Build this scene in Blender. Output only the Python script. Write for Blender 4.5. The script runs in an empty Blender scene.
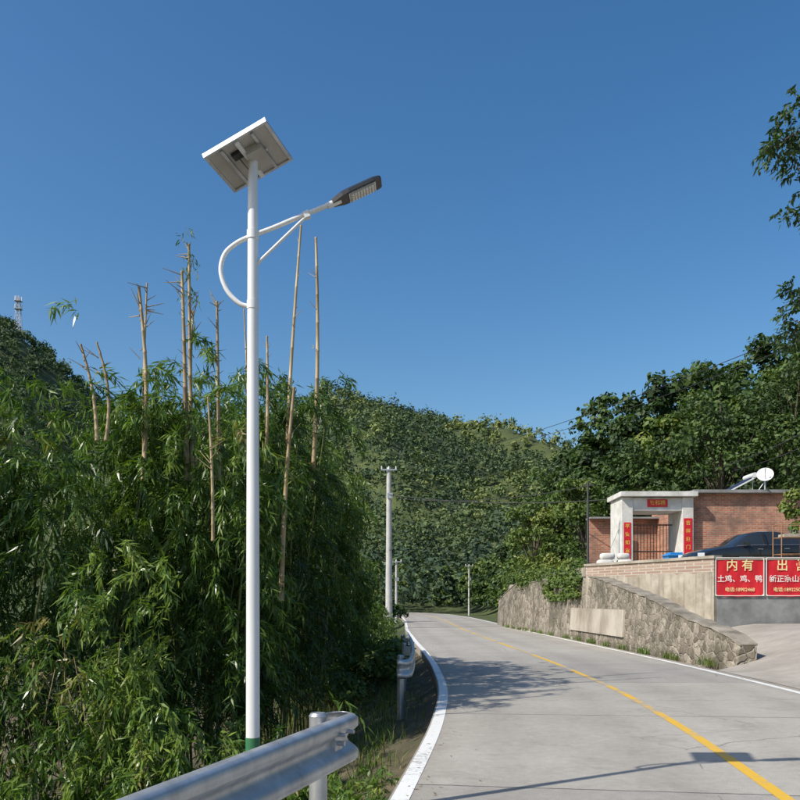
import bpy, math, numpy as np
from mathutils import Vector, Matrix
rng=np.random.default_rng(7)
S=bpy.context.scene
S.view_settings.view_transform='Standard'; S.view_settings.look='None'; S.view_settings.exposure=0

# ---------------------------------------------------------------- materials
def mat(name,col=(.5,.5,.5),rough=.7,metal=0.,spec=.5):
    m=bpy.data.materials.new(name); m.use_nodes=True
    b=m.node_tree.nodes['Principled BSDF']
    b.inputs['Base Color'].default_value=(*col,1); b.inputs['Roughness'].default_value=rough
    b.inputs['Metallic'].default_value=metal; b.inputs['Specular IOR Level'].default_value=spec
    return m
def N(m,t,**k):
    n=m.node_tree.nodes.new(t)
    for a,v in k.items(): setattr(n,a,v)
    return n
def L(m,a,b): m.node_tree.links.new(a,b)
def ramp(m,fac,stops):
    r=N(m,'ShaderNodeValToRGB'); e=r.color_ramp.elements
    while len(e)<len(stops): e.new(.5)
    for i,(p,c) in enumerate(stops):
        e[i].position=p; e[i].color=(*c,1)
    L(m,fac,r.inputs['Fac']); return r.outputs['Color']
def noise(m,scale,detail=5,rough=.6,vec=None,dist=0):
    n=N(m,'ShaderNodeTexNoise'); n.inputs['Scale'].default_value=scale; n.inputs['Detail'].default_value=detail
    n.inputs['Roughness'].default_value=rough; n.inputs['Distortion'].default_value=dist
    if vec is not None: L(m,vec,n.inputs['Vector'])
    return n.outputs['Fac']
def objco(m,scale=(1,1,1)):
    t=N(m,'ShaderNodeTexCoord'); mp=N(m,'ShaderNodeMapping'); mp.inputs['Scale'].default_value=scale
    L(m,t.outputs['Object'],mp.inputs['Vector']); return mp.outputs['Vector']
def mix(m,fac,a,b,mode='MIX'):
    n=N(m,'ShaderNodeMix',data_type='RGBA',blend_type=mode)
    if isinstance(fac,(int,float)): n.inputs[0].default_value=fac
    else: L(m,fac,n.inputs[0])
    for i,v in ((6,a),(7,b)):
        if isinstance(v,tuple): n.inputs[i].default_value=(*v,1)
        else: L(m,v,n.inputs[i])
    return n.outputs[2]
def bump(m,h,strength=.3,dist=.02):
    b=N(m,'ShaderNodeBump'); b.inputs['Strength'].default_value=strength; b.inputs['Distance'].default_value=dist
    L(m,h,b.inputs['Height']); L(m,b.outputs['Normal'],m.node_tree.nodes['Principled BSDF'].inputs['Normal'])
def base(m,c): L(m,c,m.node_tree.nodes['Principled BSDF'].inputs['Base Color'])
def mottled(name,c1,c2,scale=3,rough=.8,metal=0,bs=.2,bd=.01,stretch=(1,1,1),p=(.35,.65)):
    m=mat(name,c1,rough,metal); v=objco(m,stretch); f=noise(m,scale,8,.65,v)
    base(m,ramp(m,f,[(p[0],c1),(p[1],c2)])); bump(m,noise(m,scale*8,4,.6,v),bs,bd); return m
def leafmat(name,stops,rough=.45,trans=.28,tcol=(1.3,1.5,.5)):
    m=mat(name,(.05,.1,.02),rough,0,.4)
    a=N(m,'ShaderNodeAttribute',attribute_name='rnd')
    c=ramp(m,a.outputs['Fac'],stops); base(m,c)
    tr=N(m,'ShaderNodeBsdfTranslucent'); L(m,mix(m,1.,c,tcol,'MULTIPLY'),tr.inputs['Color'])
    ms=N(m,'ShaderNodeMixShader'); ms.inputs[0].default_value=trans
    out=m.node_tree.nodes['Material Output']
    L(m,m.node_tree.nodes['Principled BSDF'].outputs[0],ms.inputs[1]); L(m,tr.outputs[0],ms.inputs[2]); L(m,ms.outputs[0],out.inputs['Surface'])
    return m

# ---------------------------------------------------------------- mesh helpers
class MB:
    def __init__(s): s.v=[];s.f=[];s.m=[];s.sm=[]
    def add(s,v,f,mi=0,smooth=False):
        o=len(s.v); s.v+= [tuple(map(float,p)) for p in v]; s.f+=[tuple(i+o for i in q) for q in f]
        s.m+=[mi]*len(f); s.sm+=[smooth]*len(f)
    def box(s,c,d,mi=0,R=None):
        c=Vector(c); R=R or Matrix.Identity(3)
        v=[c+R@Vector((x*d[0]/2,y*d[1]/2,z*d[2]/2)) for x in(-1,1) for y in(-1,1) for z in(-1,1)]
        s.add(v,[(0,1,3,2),(4,6,7,5),(0,4,5,1),(2,3,7,6),(0,2,6,4),(1,5,7,3)],mi)
    def tube(s,pts,rad,n=10,mi=0,cap=True,smooth=True):
        pts=[Vector(p) for p in pts]
        if isinstance(rad,(int,float)): rad=[rad]*len(pts)
        ref=None; rings=[]
        for i,p in enumerate(pts):
            t=(pts[min(i+1,len(pts)-1)]-pts[max(i-1,0)]).normalized()
            if ref is None: ref=Vector((0,1,0)) if abs(t.y)<.9 else Vector((1,0,0))
            a=(ref-t*ref.dot(t)).normalized(); ref=a; b=t.cross(a)
            rings.append([p+(a*math.cos(2*math.pi*k/n)+b*math.sin(2*math.pi*k/n))*rad[i] for k in range(n)])
        v=[q for r in rings for q in r]
        f=[(i*n+k,i*n+(k+1)%n,(i+1)*n+(k+1)%n,(i+1)*n+k) for i in range(len(pts)-1) for k in range(n)]
        s.add(v,f,mi,smooth)
        if cap:
            s.add(rings[0],[tuple(range(n))[::-1]],mi); s.add(rings[-1],[tuple(range(n))],mi)
    def obj(s,name,mats,bevel=0,loc=(0,0,0),rotz=0,parent=None):
        me=bpy.data.meshes.new(name); me.from_pydata(s.v,[],s.f)
        for m in mats: me.materials.append(m)
        me.polygons.foreach_set('material_index',s.m); me.polygons.foreach_set('use_smooth',s.sm); me.update()
        o=bpy.data.objects.new(name,me); S.collection.objects.link(o); o.location=loc; o.rotation_euler[2]=rotz
        if bevel:
            b=o.modifiers.new('b','BEVEL'); b.width=bevel; b.segments=2; b.limit_method='ANGLE'
        if parent: o.parent=parent
        return o
def quads(name,Q,r,mats,mi=None,parent=None):
    n=len(Q); me=bpy.data.meshes.new(name)
    me.vertices.add(n*4); me.vertices.foreach_set('co',Q.reshape(-1).astype(np.float32))
    me.loops.add(n*4); me.loops.foreach_set('vertex_index',np.arange(n*4,dtype=np.int32))
    me.polygons.add(n); me.polygons.foreach_set('loop_start',np.arange(0,n*4,4,dtype=np.int32))
    for m in mats: me.materials.append(m)
    if mi is not None: me.polygons.foreach_set('material_index',mi.astype(np.int32))
    a=me.attributes.new('rnd','FLOAT','POINT'); a.data.foreach_set('value',np.repeat(r,4).astype(np.float32))
    me.update(); me.validate()
    o=bpy.data.objects.new(name,me); S.collection.objects.link(o)
    if parent: o.parent=parent
    return o
def nrm(a): return a/np.maximum(np.linalg.norm(a,axis=-1,keepdims=True),1e-9)
def sstep(x): x=np.clip(x,0,1); return x*x*(3-2*x)

# ---------------------------------------------------------------- layout functions
cy=np.array([-20,-5,0,3,6.4,9.5,13,15.4,20,25,30,43,60,75,90,105,120,140]); cx=np.array([-.5,1.3,2.2,2.65,3.1,3.5,3.8,3.9,3.93,3.85,3.7,3.45,3.5,3.3,2.2,-2,-10,-27])
_yy=np.arange(-20,140,.25); _cc=np.interp(_yy,cy,cx); k=np.hanning(21);k/=k.sum(); _cc=np.convolve(np.pad(_cc,10,'edge'),k,'valid')
def C(y): return np.interp(y,_yy,_cc)
def vnoise(x,y,s,seed=0):
    return (np.sin(x/s*1.7+seed)+np.sin(y/s*1.3+seed*2.1+1.3*np.sin(x/s*.7))+np.sin((x+y)/s*1.1+seed*.7)+np.sin((x-1.4*y)/s*.83+3*seed))/4
def spur(x,y):
    w=x+14*np.sin(y/45.)+6*np.sin(y/17.+1.2)
    return (1-2*np.abs(np.sin(w/24.+.6)))*.65+.35*np.sin(w/9.3+y/23.)
def H(x,y):
    x=np.asarray(x,float);y=np.asarray(y,float)
    s=x-C(y)
    dl=np.clip(-(s+3.15),0,None)
    z=-.12-.22*sstep(dl/.15)-1.0*sstep(dl/3.4)-.9*sstep((dl-4)/12)
    z=z+.04*vnoise(x,y,.6)*sstep(dl/.5)
    rh=(8*sstep((x-9)/12)+9*sstep((x-18)/28)+10*sstep((x-45)/80))*sstep((y-42)/12)+ (6*sstep((x-20)/25))*(1-sstep((y-42)/12))
    # main ridge, crest about 400 m away
    zr=np.interp(x,[-600,-185,-92,-45,0,15,40,60,80,123,200,500],[55,75,88,95,94,90,79,73,69,66,80,100])
    mid=(zr-3)*(.30*sstep((y-110)/120)+.70*sstep((y-150)/250))*(1-.6*sstep((y-425)/200))+8.5*spur(x,y)*sstep((y-150)/60)*(1-sstep((y-330)/60))
    lh=131*np.exp(-((x+200)**2)/11700-((y-350)**2)/(2*90**2))
    return z+rh*(1-sstep((y-130)/60))+np.maximum(mid,lh)*sstep((y-90)/30)

# ---------------------------------------------------------------- ground
m_ground=mat('ground_mat',(.05,.06,.02),.95); v=objco(m_ground)
sy=N(m_ground,'ShaderNodeSeparateXYZ'); L(m_ground,v,sy.inputs[0])
near=ramp(m_ground,noise(m_ground,1.1,9,.7,v),[(.35,(.045,.05,.02)),(.55,(.13,.105,.06)),(.7,(.20,.16,.10))])
far=ramp(m_ground,noise(m_ground,.12,9,.7,v),[(.35,(.03,.05,.015)),(.65,(.09,.11,.03))])
mr=N(m_ground,'ShaderNodeMapRange'); mr.inputs[1].default_value=25; mr.inputs[2].default_value=50; L(m_ground,sy.outputs[1],mr.inputs[0])
base(m_ground,mix(m_ground,mr.outputs[0],near,far)); bump(m_ground,noise(m_ground,9,6,.7,v),.7,.05)
xs=np.unique(np.concatenate([np.arange(-14,24,.4),-14-np.cumsum(1.12**np.arange(42)*.8),24+np.cumsum(1.12**np.arange(42)*.8),np.arange(-140,220,4.)]))
ys=np.unique(np.concatenate([np.arange(-12,60,.5),60+np.cumsum(1.04**np.arange(110)*1.2)])) ; ys=ys[ys<1900]
X,Y=np.meshgrid(xs,ys); Z=H(X,Y)
nv=len(xs); v=np.stack([X,Y,Z],-1).reshape(-1,3)
f=[(j*nv+i,j*nv+i+1,(j+1)*nv+i+1,(j+1)*nv+i) for j in range(len(ys)-1) for i in range(nv-1)]
g=MB(); g.add(v,f,0,True); g.obj('ground',[m_ground])

# ---------------------------------------------------------------- road
m_conc=mat('road_concrete',(.3,.29,.27),.85)
uv=N(m_conc,'ShaderNodeUVMap',uv_map='UVMap').outputs[0]
co=objco(m_conc)
f1=noise(m_conc,.35,6,.6,co); f2=noise(m_conc,9,8,.75,co); f3=noise(m_conc,120,3,.7,co)
c=ramp(m_conc,f1,[(.3,(.335,.308,.268)),(.7,(.435,.404,.355))])
c=mix(m_conc,.55,c,ramp(m_conc,f2,[(.3,(.38,.38,.38)),(.7,(.63,.63,.62))]),'OVERLAY')
c=mix(m_conc,.5,c,ramp(m_conc,f3,[(.35,(.20,.20,.20)),(.65,(.80,.80,.80))]),'OVERLAY')
sx=N(m_conc,'ShaderNodeSeparateXYZ'); L(m_conc,uv,sx.inputs[0])
def mth(m,op,a,b=None,c_=None):
    n=N(m,'ShaderNodeMath',operation=op)
    for i,vv in enumerate((a,b,c_)):
        if vv is None: continue
        if isinstance(vv,(int,float)): n.inputs[i].default_value=vv
        else: L(m,vv,n.inputs[i])
    return n.outputs[0]
vv=mth(m_conc,'DIVIDE',sx.outputs[1],4.5); fr=mth(m_conc,'FRACT',vv); 
wob=mth(m_conc,'MULTIPLY',mth(m_conc,'SUBTRACT',noise(m_conc,3,3,.6,co),.5),.012)
d=mth(m_conc,'ABSOLUTE',mth(m_conc,'SUBTRACT',mth(m_conc,'ADD',fr,wob),.5)); jn=mth(m_conc,'LESS_THAN',d,.0028)
ux=mth(m_conc,'ABSOLUTE',mth(m_conc,'ADD',sx.outputs[0],mth(m_conc,'MULTIPLY',wob,2))); jl=mth(m_conc,'LESS_THAN',ux,.012)
wn=N(m_conc,'ShaderNodeTexWhiteNoise',noise_dimensions='1D'); L(m_conc,mth(m_conc,'FLOOR',mth(m_conc,'ADD',vv,.5)),wn.inputs['W'])
c=mix(m_conc,1.,c,ramp(m_conc,wn.outputs['Value'],[(0,(.84,.84,.85)),(1,(1,1,.99))]),'MULTIPLY')
wt=mth(m_conc,'ABSOLUTE',mth(m_conc,'SUBTRACT',mth(m_conc,'ABSOLUTE',sx.outputs[0]),1.5))
wt2=mth(m_conc,'ABSOLUTE',mth(m_conc,'SUBTRACT',wt,.75))
c=mix(m_conc,ramp(m_conc,wt2,[(0,(.35,.35,.35)),(.45,(0,0,0))]),c,mix(m_conc,1.,c,(.72,.71,.70),'MULTIPLY'))
st_=noise(m_conc,1.6,7,.75,co,.6); c=mix(m_conc,ramp(m_conc,st_,[(.52,(0,0,0)),(.70,(.6,.6,.6))]),c,mix(m_conc,1.,c,(.66,.65,.63),'MULTIPLY'))
sp1=noise(m_conc,5.5,3,.5,co); c=mix(m_conc,ramp(m_conc,sp1,[(.70,(0,0,0)),(.76,(.3,.3,.3))]),c,(.13,.12,.11))
ed=mth(m_conc,'ADD',mth(m_conc,'ABSOLUTE',sx.outputs[0]),mth(m_conc,'MULTIPLY',mth(m_conc,'SUBTRACT',noise(m_conc,2.5,6,.7,co),.5),1.2))
mr2=N(m_conc,'ShaderNodeMapRange'); mr2.inputs[1].default_value=2.7; mr2.inputs[2].default_value=3.4; mr2.inputs[4].default_value=.6; L(m_conc,ed,mr2.inputs[0])
c=mix(m_conc,mr2.outputs[0],c,(.25,.205,.15))
vo=N(m_conc,'ShaderNodeTexVoronoi',feature='DISTANCE_TO_EDGE'); vo.inputs['Scale'].default_value=.28
nv3=N(m_conc,'ShaderNodeTexNoise'); nv3.inputs['Scale'].default_value=1.5; nv3.inputs['Detail'].default_value=6; L(m_conc,co,nv3.inputs['Vector'])
L(m_conc,mix(m_conc,.25,co,nv3.outputs['Color'],'ADD'),vo.inputs['Vector'])
cr=mth(m_conc,'MULTIPLY',mth(m_conc,'LESS_THAN',vo.outputs['Distance'],.0018),mth(m_conc,'GREATER_THAN',f1,.52))
c=mix(m_conc,mth(m_conc,'MAXIMUM',mth(m_conc,'MAXIMUM',jn,mth(m_conc,'MULTIPLY',jl,.6)),mth(m_conc,'MULTIPLY',cr,.5)),c,(.09,.085,.075))
base(m_conc,c); bump(m_conc,f3,.25,.004)
def strip(name,offs,zs,y0,y1,material,step=.5,lo=0):
    yy=np.arange(y0,y1+1e-6,step); cc=C(yy)
    n=len(offs); v=[];uvs=[]
    dist=np.concatenate([[0],np.cumsum(np.hypot(np.diff(yy),np.diff(cc)))])+y0
    dx=np.gradient(cc,yy); nx=1/np.sqrt(1+dx**2); ny=-dx*nx
    for i,y in enumerate(yy):
        for o,z in zip(offs,zs): v.append((cc[i]+o*nx[i],y+o*ny[i],z)); uvs.append((o,dist[i]))
    f=[(j*n+i,j*n+i+1,(j+1)*n+i+1,(j+1)*n+i) for j in range(len(yy)-1) for i in range(n-1)]
    me=bpy.data.meshes.new(name); me.from_pydata(v,[],f); me.materials.append(material)
    u=me.uv_layers.new(name='UVMap')
    li=np.zeros(len(me.loops),dtype=np.int32); me.loops.foreach_get('vertex_index',li)
    u.data.foreach_set('uv',np.array(uvs)[li].reshape(-1))
    o=bpy.data.objects.new(name,me); S.collection.objects.link(o); return o
strip('road',[-3.18,-3.17,-1.5,0,1.5,3.3,3.31],[-.6,0,0,0,0,0,-.3],-12,128,m_conc)
def paint(name,col,wear,lowf=.4):
    m=mat(name,col,.6); v=objco(m); a=noise(m,14,8,.75,v); b=noise(m,.7,4,.6,v)
    s=mth(m,'ADD',mth(m,'MULTIPLY',a,1-lowf),mth(m,'MULTIPLY',b,lowf))
    base(m,ramp(m,s,[(wear-.05,(.36,.335,.30)),(wear+.04,col)])); return m
m_white=paint('white_paint',(.78,.77,.73),.44); m_yel=paint('yellow_paint',(.72,.43,.04),.48,.6)
strip('road_edge_line',[-3.15,-3.0],[.004,.004],-12,110,m_white)
strip('road_edge_line',[2.98,3.12],[.004,.004],-12,110,m_white)
strip('road_centre_line',[-.06,.06],[.004,.004],-12,110,m_yel)

# ---------------------------------------------------------------- stone retaining wall / terrace
m_stone=mat('rubble_stone',(.2,.18,.15),.9)
v=objco(m_stone); vn=N(m_stone,'ShaderNodeTexNoise'); vn.inputs['Scale'].default_value=3; L(m_stone,v,vn.inputs['Vector'])
vw=mix(m_stone,.2,v,vn.outputs['Color'],'ADD')
vo=N(m_stone,'ShaderNodeTexVoronoi'); vo.inputs['Scale'].default_value=4.6; L(m_stone,vw,vo.inputs['Vector'])
ve=N(m_stone,'ShaderNodeTexVoronoi',feature='DISTANCE_TO_EDGE'); ve.inputs['Scale'].default_value=4.6; L(m_stone,vw,ve.inputs['Vector'])
sc=N(m_stone,'ShaderNodeSeparateColor'); L(m_stone,vo.outputs['Color'],sc.inputs[0])
c=ramp(m_stone,sc.outputs[0],[(0,(.13,.105,.075)),(.5,(.24,.20,.15)),(1,(.37,.32,.25))])
c=mix(m_stone,ramp(m_stone,ve.outputs['Distance'],[(.02,(.8,.8,.8)),(.09,(0,0,0))]),c,(.36,.32,.26))
c=mix(m_stone,ramp(m_stone,noise(m_stone,.8,8,.75,v),[(.47,(0,0,0)),(.60,(.8,.8,.8))]),c,(.10,.09,.06))
c=mix(m_stone,.5,c,ramp(m_stone,noise(m_stone,12,6,.75,v),[(.3,(.2,.2,.2)),(.7,(.8,.8,.8))]),'OVERLAY')
base(m_stone,c); bump(m_stone,ramp(m_stone,ve.outputs['Distance'],[(0,(0,0,0)),(.12,(1,1,1))]),.7,.04)
m_plaster=mottled('old_plaster',(.26,.22,.165),(.48,.43,.35),1.2,.9,0,.3,.01,(1,1,.5))
m_coping=mottled('weathered_coping',(.14,.12,.09),(.34,.30,.24),1.8,.9,0,.4,.02)
m_cement=mottled('grey_cement',(.17,.17,.16),(.30,.30,.29),1.5,.9,0,.3,.01)
m_conc2=mottled('yard_concrete',(.27,.24,.20),(.41,.37,.315),.8,.9,0,.3,.008)
pb=np.array([(6.3,52),(6.35,45.7),(6.95,34.6),(7.15,31),(7.3,26.7),(7.5,22),(7.8,19.4),(7.93,18.9)])
def wallx(y): return np.interp(y,pb[::-1,1],pb[::-1,0])
def wtop(y): return np.interp(y,[18.9,19.3,20,21.5,23.2,26.7,30.6,32,45,52],[.50,.70,.86,1.13,1.48,2.03,2.5,2.55,2.5,1.6])
w=MB(); yy=np.concatenate([np.arange(18.9,52,.4),[52]]); rows=[]
ztf=lambda y: float(wtop(y))+.02*math.sin(y*7)+.018*math.sin(y*17)
for y in yy:
    x=float(wallx(y)); zt=ztf(y); j=.02*math.sin(y*5)
    rows.append([(x+j,y,-.15),(x+.05+j,y,zt*.5),(x+.12,y,zt),(x+.5,y,zt+.01),(x+.5,y,-.15)])
n=5; w.add([p for r in rows for p in r],[(j*n+i,(j+1)*n+i,(j+1)*n+i+1,j*n+i+1) for j in range(len(yy)-1) for i in range(n-1)],0)
w.add(rows[0],[(0,1,2,3,4)],0); w.add(rows[-1],[(4,3,2,1,0)],0)
cpv=[];
for y in yy:
    x=float(wallx(y)); zt=ztf(y); cpv+=[(x+.09,y,zt-.01),(x+.095,y,zt+.035),(x+.52,y,zt+.05),(x+.52,y,zt)]
w.add(cpv,[(j*4+i,(j+1)*4+i,(j+1)*4+i+1,j*4+i+1) for j in range(len(yy)-1) for i in range(3)]+[(0,1,2,3)],1)
w.obj('stone_retaining_wall',[m_stone,m_coping])
w=MB(); ya,yb=26.2,33.0
P=[]
for y in np.linspace(ya,yb,8):
    x=float(wallx(y)); P+= [(x-.05,y,.38),(x+.0,y,1.28),(x+.1,y,1.28)]
w.add(P,[(j*3+i,(j+1)*3+i,(j+1)*3+i+1,j*3+i+1) for j in range(7) for i in range(2)],0); w.add([P[0],P[1],P[2],(P[2][0],ya,.38)],[(0,1,2,3)],0)
w.obj('cement_notice_panel',[m_plaster])
A=(7.3,31.0);B=(9.9,25.0)
m_uw=mat('weathered_wall',(.4,.36,.3),.9); v=objco(m_uw)
br=N(m_uw,'ShaderNodeTexBrick'); br.inputs['Scale'].default_value=1; br.inputs['Brick Width'].default_value=.3; br.inputs['Row Height'].default_value=.1; br.inputs['Mortar Size'].default_value=.012
br.inputs['Color1'].default_value=(.30,.20,.145,1); br.inputs['Color2'].default_value=(.38,.27,.20,1); br.inputs['Mortar'].default_value=(.46,.42,.36,1)
mp=N(m_uw,'ShaderNodeMapping'); mp.inputs['Rotation'].default_value=(math.pi/2,0,0); L(m_uw,v,mp.inputs['Vector']); L(m_uw,mp.outputs[0],br.inputs['Vector'])
sz=N(m_uw,'ShaderNodeSeparateXYZ'); L(m_uw,v,sz.inputs[0])
pl=ramp(m_uw,noise(m_uw,1.5,8,.65,v),[(.35,(.28,.235,.175)),(.65,(.50,.45,.36))])
streak=objco(m_uw,(3,3,.25)); pl=mix(m_uw,ramp(m_uw,noise(m_uw,2.2,6,.7,streak),[(.5,(0,0,0)),(.68,(.6,.6,.6))]),pl,(.15,.13,.10))
hz=mth(m_uw,'ADD',sz.outputs[2],mth(m_uw,'MULTIPLY',noise(m_uw,2,4,.6,v),.3))
base(m_uw,mix(m_uw,mth(m_uw,'GREATER_THAN',hz,2.62),pl,br.outputs['Color']))
w=MB(); ang=math.atan2(B[1]-A[1],B[0]-A[0]); Ln=math.hypot(B[0]-A[0],B[1]-A[1]); R=Matrix.Rotation(ang,3,'Z')
w.box(((A[0]+B[0])/2,(A[1]+B[1])/2,1.4),(Ln,.24,3.0),0,R)
w.box(((A[0]+B[0])/2,(A[1]+B[1])/2,2.945),(Ln+.1,.34,.09),1,R)
w.obj('courtyard_wall',[m_uw,m_plaster])
w=MB(); w.box((14.4,25.1,1.4),(9.0,.24,2.9),0); w.box((14.4,25.1,2.89),(9.1,.32,.08),1)
w.obj('courtyard_wall',[m_cement,m_plaster])
w=MB(); w.box((7.3,36,2.7),(.2,9.8,.35),0); w.obj('low_parapet_wall',[m_plaster])
t=MB(); P=[(7.35,31),(9.9,25.15),(19,25.15),(26,25.15),(26,48),(6.5,48),(7.1,36)]
t.add([(x,y,2.5) for x,y in P]+[(x,y,-.2) for x,y in P],[tuple(range(7))]+[(i,i+7,(i+1)%7+7,(i+1)%7) for i in range(7)],0)
t.obj('courtyard_terrace',[m_conc2])
t=MB(); P=[]
for u in np.linspace(0,1,12):
    y=18.95+u*11.9; P+=[(float(wallx(y))+.4,y,float(wtop(y))-.03),(9.85-u*2.5,25-0.05+u*5.95,max(.74,float(wtop(y))-.12))]
t.add(P,[(2*i,2*i+1,2*i+3,2*i+2) for i in range(11)],0,True); t.obj('earth_bank',[m_conc2])
def dz(x,y): d=x-(float(C(y))+3.3); return .86*float(sstep(d/4.0))*float(sstep((y-9)/12))+.004
t=MB(); rows=[]; ysd=np.arange(2,25.3,.6)
for y in ysd:
    x0=float(C(y))+3.312
    if y>18.7: x0=max(x0,8.15+(y-18.7)*(9.9-8.15)/6.3)
    rows.append([(x0+(22-x0)*u**1.6,y,dz(x0+(22-x0)*u**1.6,y)) for u in np.linspace(0,1,14)])
t.add([p for r in rows for p in r],[(j*14+i,j*14+i+1,(j+1)*14+i+1,(j+1)*14+i) for j in range(len(rows)-1) for i in range(13)],0,True)
t.obj('driveway_pavement',[m_conc2])

# banners
m_red=mottled('banner_red',(.55,.012,.02),(.68,.02,.03),1.5,.45,0,.5,.02); m_txt=mat('banner_text',(.85,.72,.35),.5); m_txw=mat('banner_text_white',(.85,.82,.75),.5)
def text(s,loc,size,m,parent,rz=0,name='lettering'):
    cu=bpy.data.curves.new(name,'FONT'); cu.body=s; cu.size=size; cu.align_x='CENTER'; cu.align_y='CENTER'; cu.offset=size*.012
    cu.materials.append(m); o=bpy.data.objects.new(name,cu); S.collection.objects.link(o); o.location=loc; o.rotation_euler=(math.pi/2,0,rz); o.parent=parent
def banner(x0,x1,lines):
    b=MB(); nx=24; v=[]
    for i in range(nx+1):
        x=x0+(x1-x0)*i/nx; sg=.03*math.sin(math.pi*i/nx)
        for jz in range(5): v.append((x,24.955+.010*math.sin(i*.9+jz),2.93-sg-(1.2)*jz/4))
    b.add(v,[(i*5+j,i*5+j+1,(i+1)*5+j+1,(i+1)*5+j) for i in range(nx) for j in range(4)],0,True)
    for cxx in (x0+.02,x1-.02):
        for cz in (2.9,1.76): b.tube([(cxx,24.93,cz),(cxx,24.98,cz)],.02,8,1)
    b.box(((x0+x1)/2,24.93,2.915),(x1-x0,.015,.02),1); b.box(((x0+x1)/2,24.93,1.735),(x1-x0,.015,.02),1)
    for xx in (x0,x1): b.box((xx,24.93,2.32),(.02,.015,1.16),1)
    o=b.obj('red_banner',[m_red,m_txw]); xm=(x0+x1)/2
    text(lines[0],(xm,24.93,2.66),.38,m_txt,o); text(lines[1],(xm,24.93,2.25),.235,m_txw,o); text(lines[2],(xm,24.93,1.92),.15,m_txt,o)
banner(9.84,11.34,['内 有','土鸡、鸡、鸭','电话:18902468'])
banner(11.42,13.0,['出  售','新正宗山茶油','电话:18922502588'])

# ---------------------------------------------------------------- gate
m_wall_w=mottled('white_render',(.50,.48,.43),(.74,.72,.68),2,.85,0,.2,.01); m_dark=mat('dark_interior',(.02,.02,.02),.9)
m_iron=mat('iron',(.16,.10,.07),.6,.4); m_gold=mat('gold_text',(.75,.5,.08),.5)
m_brick=mat('red_brick',(.35,.14,.08),.9); v=objco(m_brick); mp=N(m_brick,'ShaderNodeMapping'); mp.inputs['Rotation'].default_value=(math.pi/2,0,0); L(m_brick,v,mp.inputs['Vector'])
br=N(m_brick,'ShaderNodeTexBrick'); br.inputs['Scale'].default_value=1; br.inputs['Brick Width'].default_value=.26; br.inputs['Row Height'].default_value=.085; br.inputs['Mortar Size'].default_value=.012
br.inputs['Color1'].default_value=(.36,.11,.05,1); br.inputs['Color2'].default_value=(.52,.22,.12,1); br.inputs['Mortar'].default_value=(.40,.34,.28,1); L(m_brick,mp.outputs[0],br.inputs['Vector'])
c=mix(m_brick,ramp(m_brick,noise(m_brick,1.1,7,.7,v),[(.43,(0,0,0)),(.63,(.85,.85,.85))]),br.outputs['Color'],(.16,.11,.085)); base(m_brick,c); bump(m_brick,br.outputs['Fac'],-.5,.01)
gy=33.5; x0,x1=9.28,12.3; zt=6.12; zf=2.5
gt=MB()
for xx in (x0+.24,x1-.24): gt.box((xx,gy+.9,(zf+zt-.22)/2),(.46,1.8,zt-.22-zf),0)
gt.box(((x0+x1)/2,gy+.9,zt-.50),(x1-x0-.94,1.7,.54),0)
gt.box(((x0+x1)/2,gy+.85,zt-.1),(x1-x0+.2,2.2,.20),1)
gt.box((x0+.24,gy-.012,4.0),(.30,.02,1.7),2); gt.box((x1-.24,gy-.012,4.15),(.36,.02,1.75),2)
gt.box(((x0+x1)/2,gy+.03,zt-.46),(.85,.03,.32),2)
for k in range(14):
    xx=x0+.6+k*(x1-x0-1.2)/13; gt.tube([(xx,gy+1.2,zf),(xx,gy+1.2,4.9)],.018,6,3)
for z in (2.65,3.7,4.85): gt.box(((x0+x1)/2,gy+1.2,z),(x1-x0-1.0,.05,.06),3)
gate=gt.obj('courtyard_gate',[m_wall_w,m_wall_w,m_red,m_iron],bevel=.012)
for k,ch in enumerate('平安如意福'): text(ch,(x0+.24,gy-.03,4.68-.34*k),.2,m_gold,gate); text('吉祥迎门春'[k],(x1-.24,gy-.03,4.82-.34*k),.2,m_gold,gate)
text('家和福',((x0+x1)/2,gy+.005,zt-.46),.22,m_gold,gate)
emp=bpy.data.objects.new('brick_house',None); S.collection.objects.link(emp)
h=MB(); h.box((15.35,36.6,4.3),(5.9,5.6,3.6),0); h.obj('walls',[m_brick],parent=emp)
h=MB(); h.box((15.35,36.5,6.16),(6.1,6.0,.13),0); h.obj('flat_roof_slab',[m_cement],parent=emp,bevel=.01)
h=MB(); h.box((16.9,33.77,4.3),(.9,.06,1.1),0); h.box((16.9,33.73,4.3),(.8,.03,1.0),1)
for k in range(7): h.box((16.55+k*.117,33.69,4.3),(.02,.02,1.0),0)
h.obj('windows',[m_cement,m_dark],parent=emp)
h=MB(); h.box((10.8,38.8,4.0),(3.3,.3,3.0),0); h.box((10.8,38.7,5.54),(3.4,.9,.08),1); h.box((11.0,38.62,3.5),(.9,.04,1.9),2); h.obj('rear_wall',[m_brick,m_cement,m_iron],parent=emp)
m_blue=mottled('blue_plastic',(.02,.20,.50),(.04,.26,.6),3,.5)
b=MB(); b.add([(-.25,-.25,0),(.25,-.25,0),(.25,.25,0),(-.25,.25,0),(-.33,-.33,.85),(.33,-.33,.85),(.33,.33,.85),(-.33,.33,.85)],[(0,1,5,4),(1,2,6,5),(2,3,7,6),(3,0,4,7),(3,2,1,0)],0)
b.box((0,0,.88),(.74,.74,.07),0); b.box((0,-.02,.95),(.5,.6,.08),0); b.tube([(-.3,.34,.08),(.3,.34,.08)],.08,10,1)
b.obj('wheelie_bin',[m_blue,m_dark],bevel=.02,loc=(10.95,32.0,2.5))

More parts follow.
